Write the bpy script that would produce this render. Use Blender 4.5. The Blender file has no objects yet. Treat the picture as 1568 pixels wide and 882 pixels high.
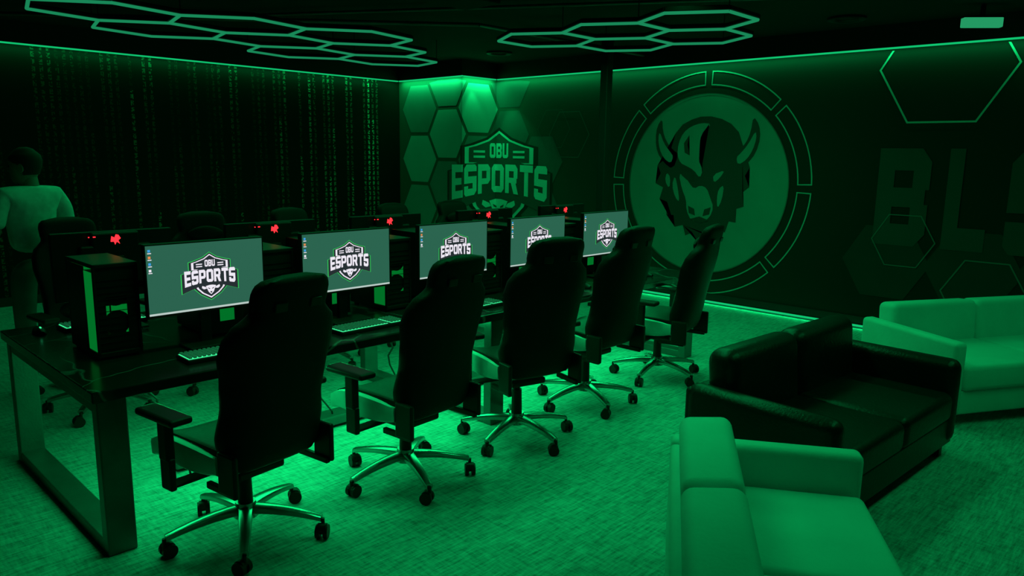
import bpy, bmesh, math, random
from mathutils import Vector, Matrix
random.seed(7)
scene=bpy.context.scene
COL=bpy.context.collection
try:
    scene.view_settings.view_transform='Standard'
    scene.view_settings.look='None'
except Exception: pass
XL,YR,XC,YC,ZT,ZC=-9.61,8.08,-8.15,7.39,2.80,3.05
XR,YB=3.4,-2.6
G=(0.004,1.0,0.23)
# ------------------------------------------------------------ materials
def mat(name,col,rough=.5,metal=0,emit=None,es=0,var=.15,scale=8,bump=0,spec=.5,coat=0):
    m=bpy.data.materials.new(name); m.use_nodes=True; nt=m.node_tree; N=nt.nodes; L=nt.links
    b=N['Principled BSDF']; b.inputs['Roughness'].default_value=rough; b.inputs['Metallic'].default_value=metal
    b.inputs['Specular IOR Level'].default_value=spec
    if coat: b.inputs['Coat Weight'].default_value=coat
    tc=N.new('ShaderNodeTexCoord'); no=N.new('ShaderNodeTexNoise'); no.inputs['Scale'].default_value=scale; no.inputs['Detail'].default_value=4
    L.new(tc.outputs['Object'],no.inputs['Vector'])
    r=N.new('ShaderNodeValToRGB'); c=col
    r.color_ramp.elements[0].position=.3; r.color_ramp.elements[1].position=.7
    r.color_ramp.elements[0].color=(*[x*(1-var) for x in c],1); r.color_ramp.elements[1].color=(*[min(1,x*(1+var)) for x in c],1)
    L.new(no.outputs['Fac'],r.inputs['Fac']); L.new(r.outputs['Color'],b.inputs['Base Color'])
    if emit: 
        b.inputs['Emission Color'].default_value=(*emit,1); b.inputs['Emission Strength'].default_value=es
    if bump:
        bp=N.new('ShaderNodeBump'); bp.inputs['Strength'].default_value=bump; bp.inputs['Distance'].default_value=.01
        n2=N.new('ShaderNodeTexNoise'); n2.inputs['Scale'].default_value=scale*12; L.new(tc.outputs['Object'],n2.inputs['Vector'])
        L.new(n2.outputs['Fac'],bp.inputs['Height']); L.new(bp.outputs['Normal'],b.inputs['Normal'])
    return m
def emat(name,col,s,var=.0):
    return mat(name,(0.01,0.01,0.01),.6,0,col,s)
M={}
M['blk']=mat('black_leather',(.004,.004,.004),.6,bump=.15,spec=.15)
M['blkplastic']=mat('black_plastic',(.008,.008,.008),.45,spec=.25)
M['shell']=mat('light_seat_shell',(.6,.6,.6),.5,spec=.2)
M['chrome']=mat('polished_aluminium',(.38,.38,.38),.25,1)
M['steel']=mat('brushed_steel_leg',(.13,.13,.13),.38,.6,bump=.1)
M['wleather']=mat('white_leather',(.66,.66,.66),.55,bump=.12,scale=5,var=.05,spec=.3)
M['bleather']=mat('black_sofa_leather',(.006,.006,.006),.4,bump=.2,scale=5,spec=.3)
M['bezel']=mat('monitor_bezel',(.006,.006,.006),.45,spec=.25)
M['badge_red']=emat('red_badge_glow',(1,.02,.03),2.2)
M['ledsoft']=emat('green_led_soft',(0.01,1,.3),.55)
M['hexled']=emat('hexagon_light_tube',(0.02,.5,.2),.48)
M['pcglow']=emat('pc_green_glow',(0,1,.12),.16)
M['keyglow']=mat('keycap_backlit',(.02,.02,.02),.5,0,(.05,1,.35),1.0)
M['keycap']=mat('keycap_plastic',(.03,.03,.03),.5,0,(.03,.6,.2),.10)
M['fixture']=emat('sign_green_glow',(.05,.9,.35),.35)
M['ceil']=mat('black_ceiling',(.006,.006,.006),.9,bump=.1)
M['wallblk']=mat('black_wall_paint',(.012,.012,.012),.8)
M['trim']=mat('black_trim',(.006,.006,.006),.6)
M['skin']=mat('skin',(.3,.2,.15),.55)
M['hair']=mat('dark_hair',(.01,.008,.007),.8)
M['polo']=mat('heather_polo_shirt',(.72,.72,.72),.9,scale=20,bump=.2)
M['pants']=mat('grey_trousers',(.2,.2,.2),.9)
def marble():
    m=mat('dark_marble_desktop',(.02,.02,.02),.22); nt=m.node_tree;N=nt.nodes;L=nt.links;b=N['Principled BSDF']
    tc=N.new('ShaderNodeTexCoord'); v=N.new('ShaderNodeTexVoronoi'); v.feature='DISTANCE_TO_EDGE'; v.inputs['Scale'].default_value=3.2
    no=N.new('ShaderNodeTexNoise'); no.inputs['Scale'].default_value=3; mx=N.new('ShaderNodeMixRGB'); mx.inputs[0].default_value=.25
    L.new(tc.outputs['Object'],no.inputs['Vector']); L.new(tc.outputs['Object'],mx.inputs[1]); L.new(no.outputs['Color'],mx.inputs[2]); L.new(mx.outputs[0],v.inputs['Vector'])
    r=N.new('ShaderNodeValToRGB'); r.color_ramp.elements[0].color=(.12,.12,.12,1); r.color_ramp.elements[1].color=(.01,.01,.01,1); r.color_ramp.elements[1].position=.02
    L.new(v.outputs['Distance'],r.inputs['Fac']); L.new(r.outputs['Color'],b.inputs['Base Color']); return m
M['marble']=marble()
def carpet():
    m=bpy.data.materials.new('woven_carpet'); m.use_nodes=True; nt=m.node_tree;N=nt.nodes;L=nt.links;b=N['Principled BSDF']
    b.inputs['Roughness'].default_value=.95; b.inputs['Specular IOR Level'].default_value=.1
    tc=N.new('ShaderNodeTexCoord')
    def nz(sx,sy,sc,rot):
        mp=N.new('ShaderNodeMapping'); mp.inputs['Scale'].default_value=(sx,sy,1); mp.inputs['Rotation'].default_value=(0,0,rot); L.new(tc.outputs['Object'],mp.inputs['Vector'])
        n=N.new('ShaderNodeTexNoise'); n.inputs['Scale'].default_value=sc; n.inputs['Detail'].default_value=5; n.inputs['Roughness'].default_value=.75; L.new(mp.outputs[0],n.inputs['Vector']); return n.outputs['Fac']
    a=nz(42,4,1.6,0); c=nz(6,36,1.6,0); d=nz(1,1,1.2,0)
    mx=N.new('ShaderNodeMixRGB'); mx.inputs[0].default_value=.38
    L.new(a,mx.inputs[1]); L.new(c,mx.inputs[2])
    m2=N.new('ShaderNodeMixRGB'); m2.inputs[0].default_value=.15; L.new(mx.outputs[0],m2.inputs[1]); L.new(d,m2.inputs[2])
    r=N.new('ShaderNodeValToRGB'); r.color_ramp.elements[0].position=.38; r.color_ramp.elements[1].position=.62
    r.color_ramp.elements[0].color=(.14,.14,.14,1); r.color_ramp.elements[1].color=(.56,.56,.56,1)
    L.new(m2.outputs[0],r.inputs['Fac']); L.new(r.outputs['Color'],b.inputs['Base Color'])
    bp=N.new('ShaderNodeBump'); bp.inputs['Strength'].default_value=.4; bp.inputs['Distance'].default_value=.01; L.new(m2.outputs[0],bp.inputs['Height']); L.new(bp.outputs['Normal'],b.inputs['Normal'])
    return m
M['carpet']=carpet()
def matrixwall():
    m=bpy.data.materials.new('matrix_code_mural'); m.use_nodes=True; nt=m.node_tree;N=nt.nodes;L=nt.links;b=N['Principled BSDF']
    b.inputs['Roughness'].default_value=.7; b.inputs['Specular IOR Level'].default_value=.1
    g=N.new('ShaderNodeNewGeometry'); s=N.new('ShaderNodeSeparateXYZ'); L.new(g.outputs['Position'],s.inputs[0])
    def mt(op,a,bb=None,cc=None):
        n=N.new('ShaderNodeMath'); n.operation=op
        for i,v in enumerate((a,bb,cc)):
            if v is None: continue
            if isinstance(v,(int,float)): n.inputs[i].default_value=v
            else: L.new(v,n.inputs[i])
        return n.outputs[0]
    def wn(x,y):
        c=N.new('ShaderNodeCombineXYZ')
        for i,v in enumerate((x,y)):
            if isinstance(v,(int,float)): c.inputs[i].default_value=v
            else: L.new(v,c.inputs[i])
        w=N.new('ShaderNodeTexWhiteNoise'); w.noise_dimensions='3D'; L.new(c.outputs[0],w.inputs['Vector']); return w.outputs['Value']
    Y,Z=s.outputs['Y'],s.outputs['Z']
    u=mt('MULTIPLY',Y,13); v=mt('MULTIPLY',Z,13); cu=mt('FLOOR',u); cv=mt('FLOOR',v); fu=mt('FRACT',u); fv=mt('FRACT',v)
    su=mt('FLOOR',mt('MULTIPLY',fu,7)); sv=mt('FLOOR',mt('MULTIPLY',fv,6))
    gl=mt('GREATER_THAN',wn(mt('ADD',mt('MULTIPLY',cu,7),su),mt('ADD',mt('MULTIPLY',cv,9),sv)),.42)
    gl=mt('MULTIPLY',gl,mt('MULTIPLY',mt('GREATER_THAN',fu,.28),mt('LESS_THAN',fu,.72)))
    gl=mt('MULTIPLY',gl,mt('MULTIPLY',mt('GREATER_THAN',fv,.16),mt('LESS_THAN',fv,.9)))
    c1=wn(cu,3.3); c2=wn(cu,8.1); c3=wn(cu,12.7)
    on=mt('GREATER_THAN',c1,.35)
    tr=mt('FRACT',mt('ADD',mt('MULTIPLY',Z,.36),mt('MULTIPLY',c2,5)))
    tr=mt('MULTIPLY',mt('POWER',tr,1.6),mt('ADD',mt('POWER',c3,3),.12))
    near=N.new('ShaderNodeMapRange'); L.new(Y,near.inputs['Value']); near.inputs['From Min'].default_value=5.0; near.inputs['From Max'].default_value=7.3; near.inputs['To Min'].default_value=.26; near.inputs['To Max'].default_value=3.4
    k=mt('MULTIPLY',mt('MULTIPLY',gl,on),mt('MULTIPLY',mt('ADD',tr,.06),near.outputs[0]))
    k=mt('MINIMUM',k,1.0)
    r=N.new('ShaderNodeMixRGB'); L.new(k,r.inputs[0]); r.inputs[1].default_value=(.006,.008,.006,1); r.inputs[2].default_value=(.35,.6,.35,1); r.use_clamp=True
    L.new(r.outputs[0],b.inputs['Base Color']); return m
M['matrix']=matrixwall()
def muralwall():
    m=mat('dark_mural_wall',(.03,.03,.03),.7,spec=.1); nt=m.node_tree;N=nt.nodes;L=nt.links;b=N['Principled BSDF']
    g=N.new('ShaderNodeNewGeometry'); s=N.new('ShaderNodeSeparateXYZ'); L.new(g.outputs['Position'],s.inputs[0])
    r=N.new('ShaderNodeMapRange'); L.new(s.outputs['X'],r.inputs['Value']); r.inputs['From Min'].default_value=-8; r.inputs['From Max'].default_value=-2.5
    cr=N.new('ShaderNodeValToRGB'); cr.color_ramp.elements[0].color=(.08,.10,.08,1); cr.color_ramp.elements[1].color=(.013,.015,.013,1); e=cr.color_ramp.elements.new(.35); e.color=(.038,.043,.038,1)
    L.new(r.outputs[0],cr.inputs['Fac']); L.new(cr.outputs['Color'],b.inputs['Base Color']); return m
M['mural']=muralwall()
def flat(name,v,gr=1.05): return mat(name,(v,v*gr,v),.7,var=.06,scale=3,spec=.1)
M['disc']=flat('mural_disc_ink',.26); M['bison']=flat('mural_bison_ink',.05); M['line']=flat('mural_line_ink',.42); M['dimline']=flat('mural_dim_line',.13)
M['letters']=flat('mural_letter_ink',.048); M['dimhex']=flat('mural_dim_hex',.03)
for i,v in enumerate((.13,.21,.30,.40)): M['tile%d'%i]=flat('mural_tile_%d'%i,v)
M['logo_l']=flat('logo_light_ink',.9); M['logo_d']=flat('logo_dark_ink',.04); M['logo_m']=flat('logo_mid_ink',.10)
M['scr']=emat('screen_wallpaper',(.025,.118,.076),1); M['scr_w']=emat('screen_white',(.95,.9,1),.9); M['scr_d']=emat('screen_logo_dark',(.02,.02,.03),1)
M['scr_g']=emat('screen_logo_glow',(.04,.75,.12),.8); M['scr_bar']=emat('screen_taskbar',(.7,.85,.8),.7); M['scr_b']=emat('screen_icon_blue',(.05,.35,.8),1); M['scr_r']=emat('screen_icon_orange',(.8,.25,.08),1)
# ------------------------------------------------------------ helpers
def empty(name,loc=(0,0,0),rz=0):
    e=bpy.data.objects.new(name,None); COL.objects.link(e); e.location=loc; e.rotation_euler=(0,0,rz); e.empty_display_size=.1; return e
def mesh_of(bm,name,m,smooth=False):
    me=bpy.data.meshes.new(name); bmesh.ops.recalc_face_normals(bm,faces=bm.faces[:]); bm.to_mesh(me); bm.free()
    if m: me.materials.append(M[m])
    if smooth:
        for p in me.polygons: p.use_smooth=True
        try: me.set_sharp_from_angle(angle=math.radians(50))
        except Exception: pass
    return me
def obj(me,name,parent=None,loc=None):
    o=bpy.data.objects.new(name,me); COL.objects.link(o)
    if parent: o.parent=parent
    if loc: o.location=loc
    return o
def part(parent,name,bm,m,smooth=False): return obj(mesh_of(bm,name,m,smooth),name,parent)
def box(bm,x0,x1,y0,y1,z0,z1,bev=0,seg=2,mtx=None):
    r=bmesh.ops.create_cube(bm,size=1); vs=r['verts']
    for v in vs: v.co=Vector((x0+(v.co.x+.5)*(x1-x0),y0+(v.co.y+.5)*(y1-y0),z0+(v.co.z+.5)*(z1-z0)))
    if mtx is not None:
        for v in vs: v.co=mtx@v.co
    if bev:
        es=list({e for v in vs for e in v.link_edges})
        bmesh.ops.bevel(bm,geom=es,offset=bev,segments=seg,affect='EDGES',profile=.5)
    return bm
def cyl(bm,p0,p1,r0,r1=None,n=16):
    p0,p1=Vector(p0),Vector(p1); d=p1-p0; r1=r0 if r1 is None else r1
    q=d.to_track_quat('Z','Y').to_matrix().to_4x4()
    bmesh.ops.create_cone(bm,cap_ends=True,segments=n,radius1=r0,radius2=r1,depth=d.length,matrix=Matrix.Translation((p0+p1)/2)@q)
def tube(bm,pts,r,n=6):
    for a,b in zip(pts,pts[1:]): cyl(bm,a,b,r,n=n)
def loft(bm,rings):
    R=[[bm.verts.new(p) for p in ring] for ring in rings]; n=len(R[0])
    for a,b in zip(R,R[1:]):
        for i in range(n): bm.faces.new((a[i],a[(i+1)%n],b[(i+1)%n],b[i]))
    bm.faces.new(R[0][::-1]); bm.faces.new(R[-1])
def interp(keys,t):
    if t<=keys[0][0]: return keys[0][1:]
    for a,b in zip(keys,keys[1:]):
        if t<=b[0]:
            f=(t-a[0])/(b[0]-a[0]); f=f*f*(3-2*f)*.5+f*.5
            return tuple(a[i]+(b[i]-a[i])*f for i in range(1,len(a)))
    return keys[-1][1:]
def sgn(x): return -1 if x<0 else 1
def sup(a,e):
    c,s=math.cos(a),math.sin(a); return sgn(c)*abs(c)**e, sgn(s)*abs(s)**e
NB=bmesh.new
# ------------------------------------------------------------ room
def plain(name,args,m,bev=0):
    bm=NB(); box(bm,*args); return obj(mesh_of(bm,name,m),name)
plain('floor',(XL-.1,XR+.1,YB-.1,YR+.1,-.1,0),'carpet')
plain('ceiling',(XL-.1,XR+.1,YB-.1,YR+.1,ZC,ZC+.1),'ceil')
plain('wall_left',(XL-.1,XL,YB,YR,0,ZC),'matrix')
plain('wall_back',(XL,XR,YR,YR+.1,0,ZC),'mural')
plain('wall_right',(XR,XR+.1,YB,YR,0,ZC),'wallblk')
plain('wall_front',(XL,XR,YB-.1,YB,0,ZC),'wallblk')
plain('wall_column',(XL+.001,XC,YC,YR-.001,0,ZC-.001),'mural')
plain('trim_left',(XL,XL+.05,YB,YC,ZT+.03,ZC-.002),'trim')
plain('trim_back',(XC+.05,XR,YR-.05,YR,ZT+.03,ZC-.002),'trim')
bm=NB(); box(bm,XL+.05,XC+.05,YC-.05,YC,ZT+.03,ZC-.003); box(bm,XC,XC+.05,YC,YR-.05,ZT+.03,ZC-.003)
obj(mesh_of(bm,'trim_column','trim'),'trim_column')
plain('baseboard_left',(XL,XL+.015,YB,YC,0,.1),'trim')
plain('baseboard_back',(XC+.02,XR,YR-.015,YR,.05,.12),'trim')
plain('trim_led_left',(XL+.02,XL+.045,YB,YC-.05,ZT+.015,ZT+.03),'ledsoft')
plain('trim_led_back',(XC+.05,XR,YR-.045,YR-.02,ZT+.015,ZT+.03),'ledsoft')
bm=NB(); box(bm,XL+.05,XC+.045,YC-.045,YC-.02,ZT+.015,ZT+.03); box(bm,XC+.02,XC+.045,YC,YR-.05,ZT+.015,ZT+.03)
obj(mesh_of(bm,'trim_led_column','ledsoft'),'trim_led_column')
plain('trim_led_floor',(XC+.01,-1.2,YR-.03,YR-.005,.012,.03),'ledsoft')
def area(name,loc,rot,sx,sy,en,col=G,parent=None,spread=None):
    l=bpy.data.lights.new(name,'AREA'); l.shape='RECTANGLE'; l.size=sx; l.size_y=sy; l.energy=en; l.color=col
    if spread: l.spread=math.radians(spread)
    o=bpy.data.objects.new(name,l); COL.objects.link(o); o.location=loc; o.rotation_euler=rot
    if parent: o.parent=parent
    return o
def aim(o,d): o.rotation_euler=Vector(d).to_track_quat('-Z','Y').to_euler()
def cove(name,p0,p1,dirv,en,w=.02):
    p0,p1=Vector(p0),Vector(p1); ln=(p1-p0).length
    o=area(name,(p0+p1)/2,(0,0,0),ln,w,en)
    z=-Vector(dirv).normalized(); x=(p1-p0).normalized(); y=z.cross(x)
    o.rotation_euler=Matrix((x,y,z)).transposed().to_euler()
cove('cove_lamp_left',(XL+.07,YB,ZT+.01),(XL+.07,YC-.1,ZT+.01),(-.25,0,-1),17)
cove('cove_lamp_back',(XC+.1,YR-.07,ZT+.01),(XR,YR-.07,ZT+.01),(0,.25,-1),24)
cove('cove_lamp_column_front',(XL+.1,YC-.07,ZT+.01),(XC,YC-.07,ZT+.01),(0,.3,-1),6.5)
cove('cove_lamp_column_side',(XC+.07,YC,ZT+.01),(XC+.07,YR-.1,ZT+.01),(-.3,0,-1),4)
cove('floor_lamp_back',(-6.5,YR-.05,.03),(-1.2,YR-.05,.03),(0,-1,.15),9)
# ------------------------------------------------------------ polygon art
def fold_art(parent,name,polys,m,level):
    bm=NB()
    for i,p in enumerate(polys): bm.faces.new([bm.verts.new((x,y,(i%12)*.0002)) for x,y in p])
    bmesh.ops.triangulate(bm,faces=bm.faces[:])
    for s in (0,YR-YC):
        bmesh.ops.bisect_plane(bm,geom=bm.verts[:]+bm.edges[:]+bm.faces[:],plane_co=(s,0,0),plane_no=(1,0,0))
    W=YR-YC
    for v in bm.verts:
        s,z=v.co.x,v.co.y; off=.003+level*.003+v.co.z
        if s<=1e-6: v.co=Vector((XC+off+s,YC-off,z))
        elif s<=W+1e-5: v.co=Vector((XC+off,YC-off+s,z)) if s<W-1e-5 else Vector((XC+off,YR-off,z))
        else: v.co=Vector((XC+off+(s-W),YR-off,z))
    return part(parent,name,bm,m)
def wall_art(parent,name,polys,m,level):
    bm=NB()
    for i,p in enumerate(polys):
        off=.003+level*.003+(i%12)*.0002
        bm.faces.new([bm.verts.new((x,YR-off,z)) for x,z in p])
    bmesh.ops.triangulate(bm,faces=bm.faces[:]); return part(parent,name,bm,m)
def hexpts(cx,cy,s,flat=True,rot=0):
    return [(cx+s*math.cos(math.radians(60*i+(0 if flat else 30)+rot)),cy+s*math.sin(math.radians(60*i+(0 if flat else 30)+rot))) for i in range(6)]
def ringpoly(outer,inner):
    n=len(outer); return [[outer[i],outer[(i+1)%n],inner[(i+1)%n],inner[i]] for i in range(n)]
def linehex(cx,cy,s,w,**k): return ringpoly(hexpts(cx,cy,s,**k),hexpts(cx,cy,s-w,**k))
def R(x0,x1,y0,y1,c=0):
    return [(x0,y0),(x1,y0),(x1,y1),(x0,y1)]
t=1.35
def CH(x0,x1,y0,y1,tl=0,tr=0,br=0,bl=0):
    p=[]
    p+= [(x0,y0+bl),(x0+bl,y0)] if bl else [(x0,y0)]
    p+= [(x1-br,y0),(x1,y0+br)] if br else [(x1,y0)]
    p+= [(x1,y1-tr),(x1-tr,y1)] if tr else [(x1,y1)]
    p+= [(x0+tl,y1),(x0,y1-tl)] if tl else [(x0,y1)]
    return p
c=.8
LET={'E':[R(0,t,0,6),R(t,4,0,t),R(t,3.6,2.4,3.6),R(t,4,6-t,6)],
'S':[CH(0,4.2,6-t,6,tl=c,tr=c*.6),R(0,t,3,6-t),CH(0,4.2,2.4,3.7),R(4.2-t,4.2,t,3),CH(0,4.2,0,t,br=c,bl=c*.6),R(0,t,t,1.9)],
'P':[R(0,t,0,6),CH(t,4.3,6-t,6,tr=c),R(4.3-t,4.3,3,6-t),CH(t,4.3,1.9,3.1,br=c)],
'O':[CH(0,4.4,6-t,6,tl=c,tr=c),R(0,t,t,6-t),R(4.4-t,4.4,t,6-t),CH(0,4.4,0,t,bl=c,br=c)],
'R':[R(0,t,0,6),CH(t,4.3,6-t,6,tr=c),R(4.3-t,4.3,3.2,6-t),R(t,4.0,2.2,3.3),[(2,2.2),(3.0,0),(4.6,0),(3.6,2.4)]],
'T':[R(0,4.4,6-t,6),R(2.2-t/2,2.2+t/2,0,6-t)],
'B':[R(0,t,0,6),CH(t,4.2,6-t,6,tr=c),R(4.2-t,4.2,3.5,6-t),R(t,3.9,2.4,3.6),R(4.2-t,4.2,t,2.6),CH(t,4.2,0,t,br=c)],
'U':[R(0,t,t,6),R(4.3-t,4.3,t,6),CH(0,4.3,0,t,bl=c,br=c)],
'L':[R(0,t,0,6),R(t,3.8,0,t)]}
def text(s,cx,cy,w,h,gap=.55,warp=None):
    ws=[max(x for p in LET[ch] for x,_ in p) for ch in s]; tot=sum(ws)+gap*(len(s)-1); out=[]; x=0
    for ch,wd in zip(s,ws):
        for p in LET[ch]:
            q=[]
            for a,b in p:
                u=(x+a)/tot-.5; v=b/6-.5; 
                if warp: u,v=warp(u,v)
                q.append((cx+u*w,cy+v*h))
            out.append(q)
        x+=wd+gap
    return out
def logo():
    wp=lambda u,v:(u,v*(1+.9*u*u)-.55*u*u)
    up=[(-.36,.13),(-.36,.27),(-.27,.29),(-.12,.34),(0,.42),(.12,.34),(.27,.29),(.36,.27),(.36,.13)]
    lo=[(-.31,-.14),(.31,-.14),(.27,-.24),(.17,-.34),(0,-.44),(-.17,-.34),(-.27,-.24)]
    def inset(p,cx,cy,k): return [(cx+(x-cx)*k,cy+(y-cy)*k) for x,y in p]
    L={}
    bgt=[[(-.53,-.30),(-.2,-.19),(.2,-.19),(.53,-.30),(.53,.06),(.2,.15),(-.2,.15),(-.53,.06)]]
    L['glow']=[inset(up,0,.2,1.13),inset(lo,0,-.22,1.15),inset(bgt[0],0,-.05,1.04)]
    L['light']=[up,lo]
    L['dark']=[inset(up,0,.23,.88),inset(lo,0,-.24,.86)]+bgt
    tx=text('ESPORTS',0,0,1.0,.25,gap=.5,warp=wp)
    L['text']=tx+text('OBU',0,.245,.2,.13,gap=.6)+[R(-.27,-.15,.18,.2),R(-.27,-.15,.225,.245),R(.15,.27,.18,.2),R(.15,.27,.225,.245)]
    L['text']+=[[(-.1,-.2),(-.03,-.185),(.03,-.185),(.1,-.2),(.07,-.27),(.05,-.32),(0,-.37),(-.05,-.32),(-.07,-.27)],[(-.1,-.22),(-.17,-.19),(-.18,-.23),(-.14,-.26),(-.08,-.25)],[(.1,-.22),(.17,-.19),(.18,-.23),(.14,-.26),(.08,-.25)]]
    L['hole']=[[(-.06,-.23),(-.02,-.25),(-.02,-.265),(-.05,-.255)],[(.06,-.23),(.02,-.25),(.02,-.265),(.05,-.255)],[(-.02,-.31),(.02,-.31),(.012,-.34),(-.012,-.34)]]
    return L
LG=logo()
mu=empty('hexagon_corner_mural')
s=.43; tiles={0:[],1:[],2:[],3:[]}
for i in range(-2,5):
    for j in range(-2,4):
        cx=-.97+i*1.5*s+1.5*s; cz=1.65+j*math.sqrt(3)*s+((i+1)%2)*math.sqrt(3)*s/2
        P=hexpts(cx,cz,s*.93)
        if cx<-1.46: continue
        P=[(max(-1.44,x),min(ZT-.01,max(.12,z))) for x,z in P]
        if max(z for _,z in P)-min(z for _,z in P)<.05: continue
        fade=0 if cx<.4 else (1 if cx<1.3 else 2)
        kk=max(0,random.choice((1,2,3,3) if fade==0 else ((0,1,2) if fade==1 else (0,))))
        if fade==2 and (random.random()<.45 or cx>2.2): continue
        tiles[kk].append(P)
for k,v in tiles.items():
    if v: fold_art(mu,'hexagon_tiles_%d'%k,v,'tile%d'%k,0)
SC,ZC0,LW=.755,1.38,1.95
def tr(polys): return [[(SC+x*LW,ZC0+y*LW*.86) for x,y in p] for p in polys]
fold_art(mu,'logo_backing',tr(LG['glow']),'logo_d',1)
fold_art(mu,'logo_shield_outline',tr(LG['light']),'logo_l',2)
fold_art(mu,'logo_shield_fill',tr(LG['dark']),'logo_m',3)
fold_art(mu,'logo_letters',tr(LG['text']),'logo_l',4)
fold_art(mu,'logo_details',tr(LG['hole']),'logo_m',5)
bz=empty('bison_wall_mural'); CX,CZ,RD=-4.62,1.42,1.05
def circ(r,n=72): return [(CX+r*math.cos(2*math.pi*i/n),CZ+r*math.sin(2*math.pi*i/n)) for i in range(n)]
wall_art(bz,'roundel_disc',[circ(RD)],'disc',1)
wall_art(bz,'roundel_edge',ringpoly(circ(RD+.012),circ(RD)),'dimline',2)
seg=[]
for k in range(8):
    a0,a1=k*45+1.8,(k+1)*45-1.8; r0,r1,w=1.15,1.315,.014
    def arc(ra,rb,b0,b1,n=14):
        o=[]
        for i in range(n):
            x0=math.radians(b0+(b1-b0)*i/n); x1=math.radians(b0+(b1-b0)*(i+1)/n)
            o.append([(CX+r*math.cos(x),CZ+r*math.sin(x)) for r,x in ((ra,x0),(rb,x0),(rb,x1),(ra,x1))])
        return o
    seg+=arc(r0,r0+w,a0,a1)+arc(r1-w,r1,a0,a1)+arc(r0,r1,a0,a0+.6,1)+arc(r0,r1,a1-.6,a1,1)
wall_art(bz,'roundel_segments',seg,'line',1)
def smooth(P,n=2):
    for _ in range(n):
        Q=[]
        for i in range(len(P)):
            a,b=P[i],P[(i+1)%len(P)]
            Q+=[(a[0]*.75+b[0]*.25,a[1]*.75+b[1]*.25),(a[0]*.25+b[0]*.75,a[1]*.25+b[1]*.75)]
        P=Q
    return P
def B(p): return [(CX+(x-1083)/122*RD,CZ+(283-y)/132*RD) for x,y in p]
mane=[(1030,222),(1036,206),(1046,194),(1060,187),(1074,183),(1090,183),(1106,187),(1120,194),(1132,206),(1138,222),(1144,240),(1151,256),(1145,268),(1152,284),(1143,292),(1146,312),(1136,316),(1136,336),(1126,335),(1121,352),(1110,348),(1103,362),(1093,356),(1082,372),(1071,356),(1060,362),(1055,346),(1042,350),(1039,332),(1027,332),(1027,312),(1014,308),(1019,290),(1006,284),(1014,268),(1008,256),(1022,244),(1028,234)]
wall_art(bz,'bison_mane',[B(mane)],'bison',2)
lh=[(1034,262),(1018,252),(1006,236),(1002,216),(1004,196),(1012,184),(1014,204),(1021,220),(1032,232),(1042,238)]
rh=[(1128,262),(1146,252),(1158,236),(1163,214),(1160,196),(1151,184),(1149,206),(1143,222),(1133,232),(1124,238)]
wall_art(bz,'bison_horns',[B(smooth(lh,1)),B(smooth(rh,1))],'bison',2)
lhi=[(1030,253),(1018,245),(1010,231),(1007,214),(1009,204),(1017,222),(1028,235),(1034,242)]
rhi=[(1134,253),(1146,245),(1154,231),(1158,214),(1156,204),(1147,223),(1137,236),(1131,242)]
face=[[(1040,240),(1041,222),(1048,206),(1060,197),(1076,192),(1092,194),(1080,203),(1074,218),(1078,234),(1074,246),(1082,262),(1078,274),(1068,262),(1056,256),(1046,252)],
[(1044,268),(1054,270),(1062,282),(1070,290),(1080,284),(1090,288),(1096,302),(1102,316),(1097,332),(1084,340),(1068,338),(1060,324),(1058,306),(1051,292)],
[(1038,270),(1044,290),(1048,312),(1040,304),(1034,286)],
[(1098,268),(1116,260),(1109,272),(1100,280)],
[(1108,288),(1116,282),(1114,304),(1108,318),(1106,302)],
[(1024,266),(1031,274),(1030,292),(1022,280)]]
wall_art(bz,'bison_face',[B(smooth(p,1)) for p in face+[lhi,rhi]],'disc',3)
wall_art(bz,'bison_features',[B(p) for p in ([(1046,260),(1066,268),(1070,278),(1058,277),(1049,270)],[(1062,316),(1072,320),(1074,330),(1064,327)],[(1098,316),(1088,320),(1086,330),(1096,327)],[(1066,336),(1081,331),(1096,336),(1082,341)],[(1050,222),(1058,210),(1056,224),(1060,240),(1052,236)])],'bison',4)
lt=empty('team_lettering_mural')
wall_art(lt,'letters',text('B',-2.40,1.38,.48,.96)+text('L',-1.83,1.38,.36,.96)+text('S',-1.25,1.38,.5,.96),'letters',2)
hx=[]
for cx,cz in ((-2.5,.72),(-1.72,.72),(-.95,.72)): hx.append([(x,max(.13,z)) for x,z in hexpts(cx,cz,.42)])
wall_art(lt,'dim_hexagons',hx,'dimhex',1)
o2=[]
for p in linehex(-2.13,2.62,.6,.02):
    if min(z for _,z in p)>ZT: continue
    if max(z for _,z in p)>ZT:
        q=[]
        n=len(p)
        for i in range(n):
            a,b=p[i],p[(i+1)%n]
            if a[1]<=ZT: q.append(a)
            if (a[1]-ZT)*(b[1]-ZT)<0:
                f=(ZT-a[1])/(b[1]-a[1]); q.append((a[0]+(b[0]-a[0])*f,ZT))
        p=q
    if len(p)>2: o2.append(p)
wall_art(lt,'hexagon_outline_upper',o2,'line',1)
wall_art(lt,'hexagon_outline_lower',linehex(-1.6,.5,.37,.015)+linehex(-.8,1.2,.45,.015),'dimline',3)
wall_art(lt,'hexagon_outline_small',linehex(-6.72,2.02,.36,.014)+linehex(-2.35,.95,.3,.012)+linehex(-7.0,2.1,.3,.008),'dimline',3)
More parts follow.
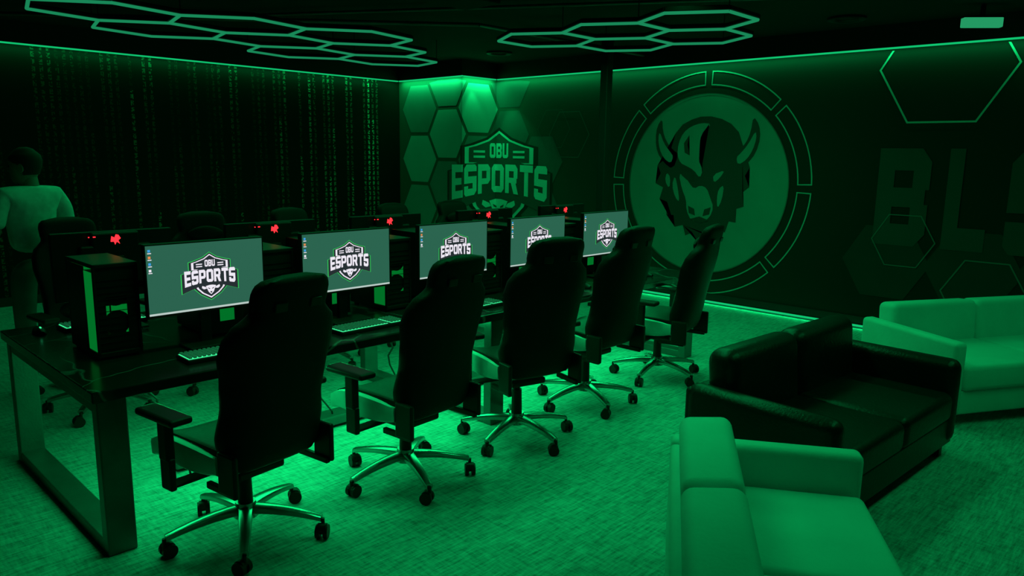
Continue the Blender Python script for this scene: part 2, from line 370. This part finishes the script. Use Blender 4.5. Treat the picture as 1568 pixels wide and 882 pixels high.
# ------------------------------------------------------------ ceiling things
def hexlamp(name,cells,sx,sy,rot,z,org,s=.46):
    e=empty(name); seen={}; bm=NB(); r=Matrix.Rotation(rot,2)
    rods=NB(); vs={}
    for i,j in cells:
        cx=(i+.5*j)*math.sqrt(3)*s; cy=j*1.5*s
        P=[(cx+s*math.cos(math.radians(60*k+30)),cy+s*math.sin(math.radians(60*k+30))) for k in range(6)]
        W=[]
        for x,y in P:
            v=r@Vector((x*sx,y*sy)); W.append((round(v.x+org[0],3),round(v.y+org[1],3),z))
        for k in range(6):
            a,b=W[k],W[(k+1)%6]; key=tuple(sorted(((round(a[0],1),round(a[1],1)),(round(b[0],1),round(b[1],1)))))
            if key in seen: continue
            seen[key]=1; cyl(bm,a,b,.0135,n=8)
            cyl(rods,(a[0],a[1],z+.024),(b[0],b[1],z+.024),.022,n=6)
            vs[key[0]]=a
    for k,a in list(vs.items())[::4]: cyl(rods,a,(a[0],a[1],ZC),.004,n=5)
    part(e,'light_tubes',bm,'hexled'); part(e,'hanger_frame',rods,'blkplastic')
    return e
hexlamp('hexagon_ceiling_light',[(0,0),(1,0),(2,0),(0,1),(1,1),(2,1),(1,2),(2,2)],1.26,1.0,math.radians(78),2.8,(-6.62,2.2),s=.47)
hexlamp('hexagon_ceiling_light',[(0,0),(1,0),(2,0),(0,1),(1,1)],1.0,1.0,math.radians(0),2.8,(-4.85,5.45))
area('hexagon_lamp_glow',( -6.4,3.4,2.76),(0,0,0),2.4,3.6,21)
area('hexagon_lamp_glow_b',( -3.9,5.7,2.76),(0,0,0),2.4,1.6,32)
area('ceiling_wash_lamp',( -.3,4.3,3.0),(0,0,0),.6,3.2,22)
area('walkway_fill',( -3.0,3.2,3.0),(0,0,0),.3,3.6,28,spread=100)  # added fill to brighten the walkway floor; no fixture hangs here
e=empty('support_pole'); bm=NB(); box(bm,-5.29,-5.19,6.87,6.97,0,ZC,.008); box(bm,-5.33,-5.15,6.83,7.01,0,.04,.005); part(e,'shaft',bm,'trim')
e=empty('illuminated_ceiling_sign',(-1.75,7.5,2.9),math.radians(38)); bm=NB(); box(bm,-.16,.16,-.03,.03,-.04,.04,.008); part(e,'sign_body',bm,'fixture'); bm=NB(); cyl(bm,(0,0,.04),(0,0,.15),.02); box(bm,-.17,.17,-.025,.035,.035,.05,.004); part(e,'mount',bm,'blkplastic')
for x,y in ((-7.18,7.16),(-2.85,7.43),(-1.2,5.2)):
    e=empty('recessed_downlight',(x,y,ZC)); bm=NB()
    n=28; prof=[(.17,0),(.17,-.02),(.15,-.03),(.11,-.02),(.10,-.005)]
    loft(bm,[[(r*math.cos(2*math.pi*i/n),r*math.sin(2*math.pi*i/n),z) for i in range(n)] for r,z in prof]); part(e,'housing',bm,'blkplastic',True)
e=empty('ceiling_conduit'); bm=NB()
tube(bm,[(-9,1.5,2.97),(-5.5,5.2,2.97),(-5.5,8.0,2.97)],.02,8); tube(bm,[(-6.5,0,2.96),(-2.5,4.4,2.96),(0,4.4,2.96)],.02,8); tube(bm,[(-8,3,3.0),(-1,7,3.0)],.015,8)
part(e,'pipes',bm,'steel',True)
e=empty('air_duct'); bm=NB(); box(bm,-4.6,-4.2,-1,4.2,2.86,ZC-.01,.01); part(e,'duct_body',bm,'ceil')
# ------------------------------------------------------------ desk
dk=empty('gaming_desk'); XF,XB,Y0,Y1=-3.30,-4.76,.945,5.75
bm=NB(); box(bm,XB-.02,XF+.02,Y0-.02,Y1+.02,.70,.75,.006); part(dk,'tabletop',bm,'marble')
bm=NB()
for y in (Y0,3.25,Y1-.12):
    box(bm,XF-.07,XF,y,y+.12,0,.70,.006); box(bm,XB,XB+.07,y,y+.12,0,.70,.006)
    box(bm,XB+.06,XF-.06,y+.002,y+.118,0.001,.06,.005); box(bm,XB+.06,XF-.06,y+.002,y+.118,.64,.699,.005)
box(bm,XB+.4,XF-.4,Y0+.1,Y1-.1,.63,.66,.004)
part(dk,'steel_frame',bm,'steel')
bm=NB(); box(bm,XF-.30,XF-.26,Y0+.2,Y1-.2,.685,.699); part(dk,'under_desk_led',bm,'ledsoft')
area('under_desk_lamp',((XF+XB)/2+.1,(Y0+Y1)/2,.62),(0,math.radians(8),0),1.0,4.5,62)
cove('desk_edge_fill',(XF-.12,Y0+.2,.68),(XF-.12,Y1-.2,.68),(1,0,-.75),7)  # extra fill added below the front edge to brighten the chair seats
bm=NB()
for k in range(9):
    y=1.3+k*.5; pts=[]; x=-3.95+random.uniform(-.15,.15)
    for i in range(9): pts.append((x+random.uniform(-.05,.05)+.1*math.sin(i),y+i*.03+random.uniform(-.03,.03),.66-i*.08+.0))
    tube(bm,pts,.006,6)
part(dk,'cables',bm,'blkplastic',True)
bm=NB(); box(bm,-4.1,-3.95,1.5,5.2,.02,.08,.01); part(dk,'cable_tray',bm,'steel')
# ------------------------------------------------------------ monitors
def build_monitor():
    P=[]
    W,H2=.297,.171
    bm=NB(); box(bm,-W-.008,W+.008,-.012,.022,-H2-.012,H2+.008,.004); box(bm,-.18,.18,.02,.05,-.11,.11,.012)
    P.append(('bezel',mesh_of(bm,'bezel','bezel')))
    bm=NB(); box(bm,-.03,.03,.045,.075,-.36,.05,.006); box(bm,-.035,.035,.02,.08,-.04,.04,.01)
    box(bm,-.13,.13,-.06,.085,-.363,-.350,.006); 
    P.append(('stand',mesh_of(bm,'stand','bezel')))
    def lay(name,polys,m,l):
        bm=NB(); 
        for i,p in enumerate(polys): bm.faces.new([bm.verts.new((x,-.0125-l*.0005-(i%8)*.00004,z)) for x,z in p])
        bmesh.ops.triangulate(bm,faces=bm.faces[:]); me=bpy.data.meshes.new(name); bm.to_mesh(me); bm.free(); me.materials.append(M[m]); P.append((name,me))
    lay('screen',[R(-W,W,-H2,H2)],'scr',0)
    lay('taskbar',[R(-W,W,-H2,-H2+.010)],'scr_bar',1)
    lay('icons_blue',[R(-W+.01,-W+.022,H2-.03-k*.032,H2-.018-k*.032) for k in (0,2)],'scr_b',1)
    lay('icons_orange',[R(-W+.01,-W+.022,H2-.03-k*.032,H2-.018-k*.032) for k in (1,)],'scr_r',1)
    lay('icons_white',[R(-W+.01,-W+.022,H2-.03-k*.032,H2-.018-k*.032) for k in (3,)]+[R(-W+.008,-W+.026,H2-.038-k*.032,H2-.034-k*.032) for k in range(4)],'scr_w',1)
    k=.262; T=lambda ps:[[(x*k+.01,z*k-.0) for x,z in p] for p in ps]
    lay('logo_glow',T([[(x*1.03,z*1.03) for x,z in p] for p in LG['glow']]),'scr_g',1)
    lay('logo_back',T(LG['glow']),'scr_d',2)
    lay('logo_outline',T(LG['light']),'scr_w',3); lay('logo_dark',T(LG['dark']),'scr_d',4); lay('logo_text',T(LG['text']),'scr_w',5); lay('logo_hole',T(LG['hole']),'scr_d',6)
    return P
MP=build_monitor()
YM=[1.327+.834*i+.297 for i in range(5)]
for y in YM:
    e=empty('computer_monitor',(-3.713,y,1.115),math.radians(90))
    for n,me in MP: obj(me,n,e)
bm=NB(); pts=[(0,.05),(.012,.02),(.04,.035),(.022,.0),(.05,-.02),(.02,-.02),(.01,-.05),(-.006,-.022),(-.035,-.045),(-.02,-.01),(-.045,.01),(-.02,.015),(-.025,.045)]
bm.faces.new([bm.verts.new((x*.55,.0515,.135+z*.55)) for x,z in pts])
bmesh.ops.triangulate(bm,faces=bm.faces[:]); badge=mesh_of(bm,'badge','badge_red')
bm=NB(); box(bm,.10,.112,.05,.054,.152,.157); box(bm,.13,.135,.05,.054,.152,.157); dots=mesh_of(bm,'status_led','badge_red')
bm=NB(); box(bm,-.12,.12,.02,.0505,.05,.175,.01); hump=mesh_of(bm,'rear_housing','bezel')
OY=(1.40,2.33,3.22,4.20,5.16)
for y in OY:
    e=empty('computer_monitor',(-4.36,y,1.125),math.radians(-90))
    for n,me in MP[:3]: obj(me,n,e)
    obj(hump,'rear_housing',e); obj(badge,'badge',e); obj(dots,'status_led',e)
# ------------------------------------------------------------ pc towers
def build_tower():
    P=[]; w,d,h=.10,.40,.46
    bm=NB()
    for x in (-w,w-.012):
        for y in (0,d-.015): box(bm,x,x+.012,y,y+.015,.012,h,.002)
    box(bm,-w,w,0,d,h-.02,h,.004); box(bm,-w,w,0,d,.012,.035,.003); box(bm,w-.006,w,.0,d,.03,h-.015); box(bm,-w+.01,w,d-.012,d,.03,h-.015)
    box(bm,-w+.012,w-.012,.008,.014,.03,.12); box(bm,-w+.012,w-.012,.008,.014,h-.16,h-.02); box(bm,.045,w-.012,.008,.014,.12,h-.16); box(bm,-w+.012,-.05,.008,.014,.12,h-.16)
    for x in (-w+.01,w-.03):
        for y in (.03,d-.06): box(bm,x,x+.02,y,y+.03,0,.012)
    for k in range(12): box(bm,-w+.012,w-.012,.004,.007,.05+k*.03,.053+k*.03)
    P.append(('case',mesh_of(bm,'case','bezel')))
    bm=NB(); box(bm,-w+.03,w-.02,.10,.3,.24,.28,.004); box(bm,-.02,.05,.06,.2,.06,.12,.004); box(bm,-w+.04,w-.02,.16,.3,.3,.4,.01); box(bm,-.04,.0,.2,.34,.12,.22,.01)
    P.append(('components',mesh_of(bm,'components','blkplastic')))
    bm=NB(); box(bm,w-.012,w-.008,.02,d-.02,.05,h-.03); box(bm,-w+.02,w-.02,d-.02,d-.016,.04,h-.03); box(bm,-w+.001,-w+.004,.02,.13,.04,h-.04)
    P.append(('interior_glow',mesh_of(bm,'interior_glow','pcglow')))
    bm=NB(); box(bm,-w,-w+.003,.13,d-.02,.035,h-.02); P.append(('side_panel',mesh_of(bm,'side_panel','bezel')))
    bm=NB()
    for z in (.17,.31):
        n=24
        loft(bm,[[(r*math.cos(2*math.pi*i/n),.02+dy,z+r*math.sin(2*math.pi*i/n)) for i in range(n)] for r,dy in ((.052,0),(.058,0),(.058,.01),(.052,.01))])
        for k in range(7):
            a=2*math.pi*k/7; mt=Matrix.Translation((0,.03,z))@Matrix.Rotation(a,4,'Y'); box(bm,.005,.048,0,.003,-.008,.008,mtx=mt)
    P.append(('front_fans',mesh_of(bm,'front_fans','blkplastic')))
    bm=NB(); n=24
    pr=[[(r*math.cos(2*math.pi*i/n),d+.002,.33+r*math.sin(2*math.pi*i/n)) for i in range(n)] for r in (.045,.055)]
    A=[[bm.verts.new(p) for p in q] for q in pr]
    for i in range(n): bm.faces.new((A[0][i],A[0][(i+1)%n],A[1][(i+1)%n],A[1][i]))
    box(bm,-.05,.03,d,d+.002,.08,.2)
    P.append(('rear_glow',mesh_of(bm,'rear_glow','pcglow')))
    return P
TP=build_tower()
for i,y in enumerate(YM):
    e=empty('pc_tower',(-3.765,y-.415,.75),math.radians(90))
    for n,me in TP: obj(me,n,e)
for y in (1.78,2.48,3.30,4.13,4.97):
    e=empty('pc_tower',(-4.27,y,.75),math.radians(-90))
    for n,me in TP: obj(me,n,e)
# ------------------------------------------------------------ keyboards / mice
bm=NB(); box(bm,-.22,.22,-.075,.075,0,.02,.005); kb=mesh_of(bm,'keyboard_body','blkplastic')
bm=NB(); bk=NB()
for r in range(6):
    for cc in range(19):
        x=-.209+cc*.0222; y=-.062+r*.0215
        if cc in (14,) : continue
        box(bm,x,x+.015,y,y+.0145,.0225,.032,.002,1)
        box(bk,x-.0025,x+.0175,y-.0025,y+.017,.0203,.0222)
kc=mesh_of(bm,'keycaps','keycap'); kg=mesh_of(bk,'backlight','keyglow')
bm=NB()
n=16; rings=[]
for k in range(9):
    tt=k/8; yy=-.06+.12*tt; rr=math.sin(math.pi*(.08+.84*tt))**.5
    rings.append([(.032*rr*math.cos(2*math.pi*i/n),yy,.002+max(0,.036*rr*math.sin(2*math.pi*i/n))) for i in range(n)])
loft(bm,rings); ms=mesh_of(bm,'mouse_shell','blkplastic',True)
bm=NB(); box(bm,-.003,.003,.02,.04,.034,.04); mw=mesh_of(bm,'scroll_wheel','keyglow')
for side,ys in ((-3.49,YM),(-4.56,OY)):
    for y in ys:
        rz=math.radians(90 if side>-4 else -90); y=y-.02
        e=empty('gaming_keyboard',(side,y,.7515),rz+math.radians(random.uniform(-4,4)))
        obj(kb,'keyboard_body',e); obj(kc,'keycaps',e); obj(kg,'backlight',e)
        sy=.32 if side>-4 else -.32
        e=empty('computer_mouse',(side,y+sy,.7515),rz); obj(ms,'mouse_shell',e); obj(mw,'scroll_wheel',e)
# ------------------------------------------------------------ gaming chairs
def build_chair():
    low=[];upp=[]
    RB=.345
    bm=NB()
    for k in range(5):
        a=math.radians(90+72*k+18); ca,sa=math.cos(a),math.sin(a)
        rings=[]
        for i in range(7):
            f=i/6; r=.03+(RB-.03)*f; w=.034-.014*f; hh=.022-.008*f; z=.135-.045*f*f
            ring=[]
            for q in range(10):
                x,y=sup(2*math.pi*q/10,.6); ring.append((ca*r-sa*x*w, sa*r+ca*x*w, z+y*hh))
            rings.append(ring)
        loft(bm,rings)
    cyl(bm,(0,0,.10),(0,0,.17),.055,.045,20)
    low.append(('star_base',mesh_of(bm,'star_base','chrome',True)))
    bm=NB()
    for k in range(5):
        a=math.radians(90+72*k+18); cx,cy=(RB+.005)*math.cos(a),(RB+.005)*math.sin(a); b=a+math.radians(60+40*k)
        dx,dy=math.cos(b),math.sin(b); ox,oy=-dy*.015,dx*.015; cx2,cy2=cx+ox,cy+oy
        for s1 in (-1,1):
            cyl(bm,(cx2+dx*.008*s1,cy2+dy*.008*s1,.032),(cx2+dx*.028*s1,cy2+dy*.028*s1,.032),.032,n=18)
        cyl(bm,(cx,cy,.03),(cx,cy,.09),.009,n=8)
        cyl(bm,(cx2-dx*.02,cy2-dy*.02,.045),(cx2+dx*.02,cy2+dy*.02,.045),.026,n=12)
    low.append(('casters',mesh_of(bm,'casters','blkplastic',True)))
    bm=NB(); cyl(bm,(0,0,.15),(0,0,.32),.034,.03); cyl(bm,(0,0,.3),(0,0,.42),.02)
    low.append(('gas_lift',mesh_of(bm,'gas_lift','blkplastic',True)))
    n=28
    def seat(z0,hw,th,y0,y1,lift):
        rings=[]
        for k in range(15):
            f=k/14; y=y0+(y1-y0)*f; e=min(1,(math.sin(math.pi*f))**.35+.0); e=max(.55,e)
            drop=-.03*max(0,(f-.75)/.25)**2
            ring=[]
            for q in range(n):
                x,z=sup(2*math.pi*q/n,.45); xx=x*hw*(.88+.12*e); ring.append((xx,y,z0+z*th*e+lift*abs(x)**4*(1 if z>0 else .3)+drop))
            rings.append(ring)
        return rings
    bm=NB(); loft(bm,seat(.490,.25,.05,-.25,.27,.035)); upp.append(('seat_cushion',mesh_of(bm,'seat_cushion','blk',True)))
    bm=NB(); loft(bm,seat(.455,.278,.068,-.20,.295,.045)); upp.append(('seat_shell',mesh_of(bm,'seat_shell','shell',True)))
    bm=NB(); box(bm,-.12,.12,-.14,.12,.345,.385,.012); box(bm,-.06,.06,-.06,.06,.34,.37,.01); cyl(bm,(.1,.02,.365),(.28,.04,.365),.008,n=8); box(bm,.26,.32,.02,.06,.357,.373,.004)
    box(bm,-.335,-.10,-.02,.05,.367,.379,.003); box(bm,.10,.335,-.02,.05,.367,.379,.003)
    for sx in (-1,1):
        box(bm,sx*.235-.012,sx*.235+.012,-.30,-.10,.36,.39,.005); box(bm,sx*.245-.012,sx*.245+.012,-.32,-.20,.37,.55,.01)
    upp.append(('tilt_mechanism',mesh_of(bm,'tilt_mechanism','blkplastic')))
    bm=NB()
    for sx in (-1,1):
        x=sx*.345
        box(bm,x-.014,x+.014,-.03,.05,.36,.50,.008); box(bm,x-.02,x+.02,-.02,.045,.49,.665,.008); box(bm,x-.05,x+.05,-.12,.16,.665,.698,.014,3)
    upp.append(('armrests',mesh_of(bm,'armrests','blkplastic')))
    keys=[(.43,.15,.02,0),(.45,.20,.045,.0),(.50,.24,.06,.03),(.60,.255,.062,.05),(.72,.24,.058,.055),(.84,.25,.058,.06),(.95,.268,.058,.065),(1.02,.262,.055,.055),(1.07,.24,.05,.04),(1.105,.195,.048,.025),(1.13,.172,.048,.02),(1.16,.178,.048,.02),(1.21,.178,.045,.015),(1.245,.165,.04,.01),(1.265,.13,.03,0),(1.272,.06,.012,0)]
    rings=[]; K=52
    for k in range(K):
        z=.43+(1.272-.43)*k/(K-1); 
        hw,th,wg=interp(keys,z); ring=[]; yc=-.225-(z-.45)*.23
        for q in range(32):
            x,y=sup(2*math.pi*q/32,.55); ring.append((x*hw,yc+y*th+wg*abs(x)**2.5,z))
        rings.append(ring)
    bm=NB(); loft(bm,rings); upp.append(('backrest',mesh_of(bm,'backrest','blk',True)))
    bm=NB()
    rr=[]
    for k in range(11):
        f=k/10; x=-.13+.26*f; e=max(.25,math.sin(math.pi*f)**.5); rr.append([(x,-.225-.65*.23+.075+.03*e*math.cos(2*math.pi*q/14),1.11+.06*e*math.sin(2*math.pi*q/14)) for q in range(14)])
    loft(bm,rr); rr=[]
    for k in range(11):
        f=k/10; x=-.17+.34*f; e=max(.25,math.sin(math.pi*f)**.5); rr.append([(x,-.225-.2*.23+.06+.04*e*math.cos(2*math.pi*q/14),.66+.08*e*math.sin(2*math.pi*q/14)) for q in range(14)])
    loft(bm,rr); upp.append(('pillows',mesh_of(bm,'pillows','blk',True)))
    bm=NB()
    for sx in (-1,1):
        mt=Matrix.Translation((sx*.085,-.225-.70*.23-.045,1.15))@Matrix.Rotation(math.radians(14),4,'X')
        box(bm,-.03,.03,-.006,.006,-.02,.02,.005,mtx=mt)
    upp.append(('harness_openings',mesh_of(bm,'harness_openings','blkplastic')))
    return low,upp
CL,CU=build_chair()
def chair(x,y,deg,h=1.27,lowrot=0):
    e=empty('gaming_chair',(x,y,0),math.radians(deg)); dz=h-1.27
    for n,me in CL:
        o=obj(me,n,e); o.rotation_euler=(0,0,math.radians(lowrot))
    for n,me in CU: obj(me,n,e,(0,0,dz))
    return e
chair(-3.07,1.46,98,1.26,-18)
chair(-3.06,2.37,95,1.26,-5)
chair(-3.04,3.22,76,1.30,28)
chair(-3.17,4.06,90,1.30,-6)
chair(-3.18,5.00,101,1.25,0)
for y,dg in ((1.60,-84),(2.45,-95),(3.3,-80),(4.35,-85),(5.05,-92)): chair(-5.35,y,dg,1.27,random.uniform(0,70))
# ------------------------------------------------------------ sofas
def sofa(name,origin,deg,Lg,Dp,m,puff=0,hb=.70,ha=.58,bt=.15):
    e=empty(name,(origin[0],origin[1],0),math.radians(deg)); at=.10+puff
    def rb(nm,a,bv,seg=4):
        bm=NB(); box(bm,*a,bv,seg); o=part(e,nm,bm,m,True); return o
    rb('base',(.02,Lg-.02,.03,Dp-.02,.08,.25),.015)
    rb('arm_left',(0,at,.0,Dp,.09,ha),.03+puff); rb('arm_right',(Lg-at,Lg,0,Dp,.09,ha),.03+puff)
    rb('back_frame',(.01,Lg-.01,0.0,.09,.10,ha-.02),.025)
    w=(Lg-2*at)/2
    for k in range(2):
        x0=at+k*w+.003
        bm=NB(); box(bm,x0,x0+w-.006,.16,Dp+.005,.245,.42,.035+puff*.5,5); part(e,'seat_cushion_%d'%(k+1),bm,m,True)
        mt=Matrix.Translation((0,.09,.34))@Matrix.Rotation(math.radians(5),4,'X')
        bm=NB(); box(bm,x0,x0+w-.006,-.035,bt,0,hb-.34,.045+puff,5,mtx=mt)
        part(e,'back_cushion_%d'%(k+1),bm,m,True)
    bm=NB()
    for x in (.06,Lg-.1):
        for y in (.05,Dp-.1): box(bm,x,x+.05,y,y+.05,0,.09,.005)
    part(e,'feet',bm,'blkplastic')
    return e
sofa('white_leather_sofa',(-1.62,2.69),-58,1.55,.76,'wleather',bt=.175)
sofa('black_leather_sofa',(-1.82,4.98),-93.4,1.70,.80,'bleather',puff=.03,hb=.77,ha=.60)
sofa('white_leather_sofa',(-1.92+.5*1.75,5.82+.866*1.75),-120,1.75,.86,'wleather')
# ------------------------------------------------------------ person
def skin(parent,name,verts,edges,radii,m,root=0):
    me=bpy.data.meshes.new(name); me.from_pydata(verts,edges,[]); me.materials.append(M[m])
    o=obj(me,name,parent); sk=o.modifiers.new('skin','SKIN')
    for i,v in enumerate(me.skin_vertices[0].data):
        r=radii[i]; v.radius=r if isinstance(r,tuple) else (r,r); v.use_root=(i==root)
    sk.use_smooth_shade=True
    sb=o.modifiers.new('sub','SUBSURF'); sb.levels=2; sb.render_levels=2; return o
pe=empty('standing_person',(-6.02,1.42,0),math.radians(108))
skin(pe,'trousers',[(0,0,.95),(0,0,1.02),(-.09,0,.90),(-.10,.02,.52),(-.11,0,.12),(.09,0,.90),(.10,-.01,.52),(.12,-.03,.12)],[(0,1),(0,2),(2,3),(3,4),(0,5),(5,6),(6,7)],[(.16,.11),(.16,.105),.095,.07,.055,.095,.07,.055],'pants')
skin(pe,'polo_shirt',[(0,0,1.0),(0,0,1.15),(0,.01,1.32),(0,.0,1.43),(0,.0,1.48),(-.17,0,1.41),(-.225,-.01,1.33),(-.25,.0,1.19),(.17,0,1.41),(.225,-.01,1.33),(.25,0,1.19)],[(0,1),(1,2),(2,3),(3,4),(3,5),(5,6),(6,7),(3,8),(8,9),(9,10)],[(.165,.12),(.165,.12),(.185,.13),(.12,.08),(.06,.06),.075,.068,.062,.075,.068,.062],'polo')
def hand(base,d,nm,sx):
    base=Vector(base); d=Vector(d).normalized(); side=Vector((sx,0,0)); side=(side-d*side.dot(d)).normalized(); nrm=d.cross(side)
    vs=[base,base+d*.05,base+d*.09]; ed=[(0,1),(1,2)]; rd=[(.026,.02),(.038,.016),(.038,.014)]
    skin(pe,nm+'_palm',[tuple(v) for v in vs],ed,rd,'skin')
    for k,(off,ln) in enumerate(((-.03,.065),(-.01,.078),(.01,.073),(.03,.058))):
        p0=base+d*.07+side*off; p1=p0+d*(.02+ln*.4)+nrm*.005; p2=p1+d*ln*.3+nrm*.02; p3=p2+d*ln*.2+nrm*.025
        skin(pe,nm+'_finger_%d'%(k+1),[tuple(v) for v in (p0,p1,p2,p3)],[(0,1),(1,2),(2,3)],[.0095,.009,.0085,.0075],'skin')
    p0=base+d*.03-side*.025; p1=p0-side*.03+d*.03; p2=p1+d*.03-side*.005
    skin(pe,nm+'_thumb',[tuple(v) for v in (p0,p1,p2)],[(0,1),(1,2)],[.013,.011,.009],'skin')
skin(pe,'arm_left',[(-.235,0,1.27),(-.27,.01,1.12),(-.22,.14,1.03),(-.15,.25,1.02)],[(0,1),(1,2),(2,3)],[.05,.043,.036,.027],'skin')
skin(pe,'arm_right',[(.235,0,1.27),(.27,-.02,1.12),(.29,.03,.97),(.29,.07,.87)],[(0,1),(1,2),(2,3)],[.05,.043,.036,.027],'skin')
hand((-.15,.25,1.02),(.5,.8,0),'hand_left',1); hand((.29,.07,.87),(0,.2,-1),'hand_right',-1)
bm=NB()
for x in (-.11,.12):
    rr=[]
    for k in range(9):
        f=k/8; y=-.10+.27*f; e=max(.35,math.sin(math.pi*(.1+.8*f))**.5); rr.append([(x+.048*e*math.cos(2*math.pi*q/14),y+(-.03 if x>0 else 0),.045+ (.045-.02*f)*e*math.sin(2*math.pi*q/14)) for q in range(14)])
    loft(bm,rr)
part(pe,'shoes',bm,'blkplastic',True)
hd=empty('head',(0,.015,1.61)); hd.parent=pe; hd.rotation_euler=(math.radians(-4),0,math.radians(35))
bm=NB()
hk=[(-.13,.045,.05,.0),(-.115,.05,.062,.015),(-.09,.058,.075,.018),(-.05,.068,.088,.012),(0,.075,.097,.0),(.04,.077,.1,-.003),(.075,.070,.09,-.006),(.1,.05,.066,-.008),(.115,.02,.03,-.008)]
rr=[]
for k in range(24):
    z=-.13+.245*k/23; a,b_,yo=interp(hk,z)
    rr.append([(a*math.cos(2*math.pi*q/24),yo+b_*math.sin(2*math.pi*q/24),z) for q in range(24)])
loft(bm,rr); cyl(bm,(0,-.015,-.2),(0,-.01,-.06),.056,.052,20)
loft(bm,[[(x*s_,.085+o_*(1 if abs(x)<.01 else 0),z_) for x in (-.014,0,.014,0)] for s_,o_,z_ in ((.5,.012,.02),(1,.035,-.025),(.8,.015,-.035))])
for sx in (-1,1):
    rr=[[(sx*(.073+.012*i),-.005+.02*math.cos(2*math.pi*q/10)*(1-.2*i),-.01+.032*math.sin(2*math.pi*q/10)*(1-.15*i)) for q in range(10)] for i in range(2)]
    loft(bm,rr)
part(hd,'face_and_neck',bm,'skin',True)
bm=NB(); rr=[]
for k in range(14):
    z=-.06+.19*k/13; a,b_,yo=interp(hk,min(z,.098)); sc=1.1 if z<.09 else max(.15,1.1*math.sqrt(max(0,1-((z-.09)/.042)**2)))
    fr=min(1,max(0,(z+.0)/.06))
    ring=[]
    for q in range(24):
        an=2*math.pi*q/24; x=a*sc*math.cos(an); y=yo+b_*sc*math.sin(an)
        lim=-.01+.12*fr; ring.append((x,min(y,lim),z))
    rr.append(ring)
loft(bm,rr); part(hd,'hair',bm,'hair',True)
bm=NB()
for sx in (-1,1): bmesh.ops.create_uvsphere(bm,u_segments=10,v_segments=8,radius=.011,matrix=Matrix.Translation((sx*.031,.083,.005)))
box(bm,-.022,.022,.082,.09,-.068,-.062,.002)
part(hd,'eyes_and_mouth',bm,'hair',True)
# ------------------------------------------------------------ world + spots
w=bpy.data.worlds.new('world'); scene.world=w; w.use_nodes=True; bg=w.node_tree.nodes['Background']; bg.inputs[0].default_value=(.0,.01,.003,1); bg.inputs[1].default_value=.3
for nm,loc,d,en in (('corner_spot',(-7.95,7.8,2.78),(.25,.12,-1),13),('corner_spot_b',(-8.05,7.55,2.78),(-.02,.1,-1),6)):
    l=bpy.data.lights.new(nm,'SPOT'); l.energy=en; l.color=G; l.spot_size=math.radians(62); l.spot_blend=.5; l.shadow_soft_size=.02
    o=bpy.data.objects.new(nm,l); COL.objects.link(o); o.location=loc; aim(o,d)
# ------------------------------------------------------------ camera
a,p,r,f,H=0.7657,0.1777,0.0157,1143.033,1.746
fw=Vector((-math.sin(a)*math.cos(p),math.cos(a)*math.cos(p),-math.sin(p)))
rt=Vector((math.cos(a),math.sin(a),0)); up=rt.cross(fw)
rt2=rt*math.cos(r)+up*math.sin(r); up2=-rt*math.sin(r)+up*math.cos(r)
cd=bpy.data.cameras.new('camera'); cd.sensor_width=36; cd.lens=f/1568*36; cd.clip_start=.05
co=bpy.data.objects.new('camera',cd); COL.objects.link(co)
mt=Matrix((rt2,up2,-fw)).transposed().to_4x4(); mt.translation=Vector((0,0,H)); co.matrix_world=mt
scene.camera=co
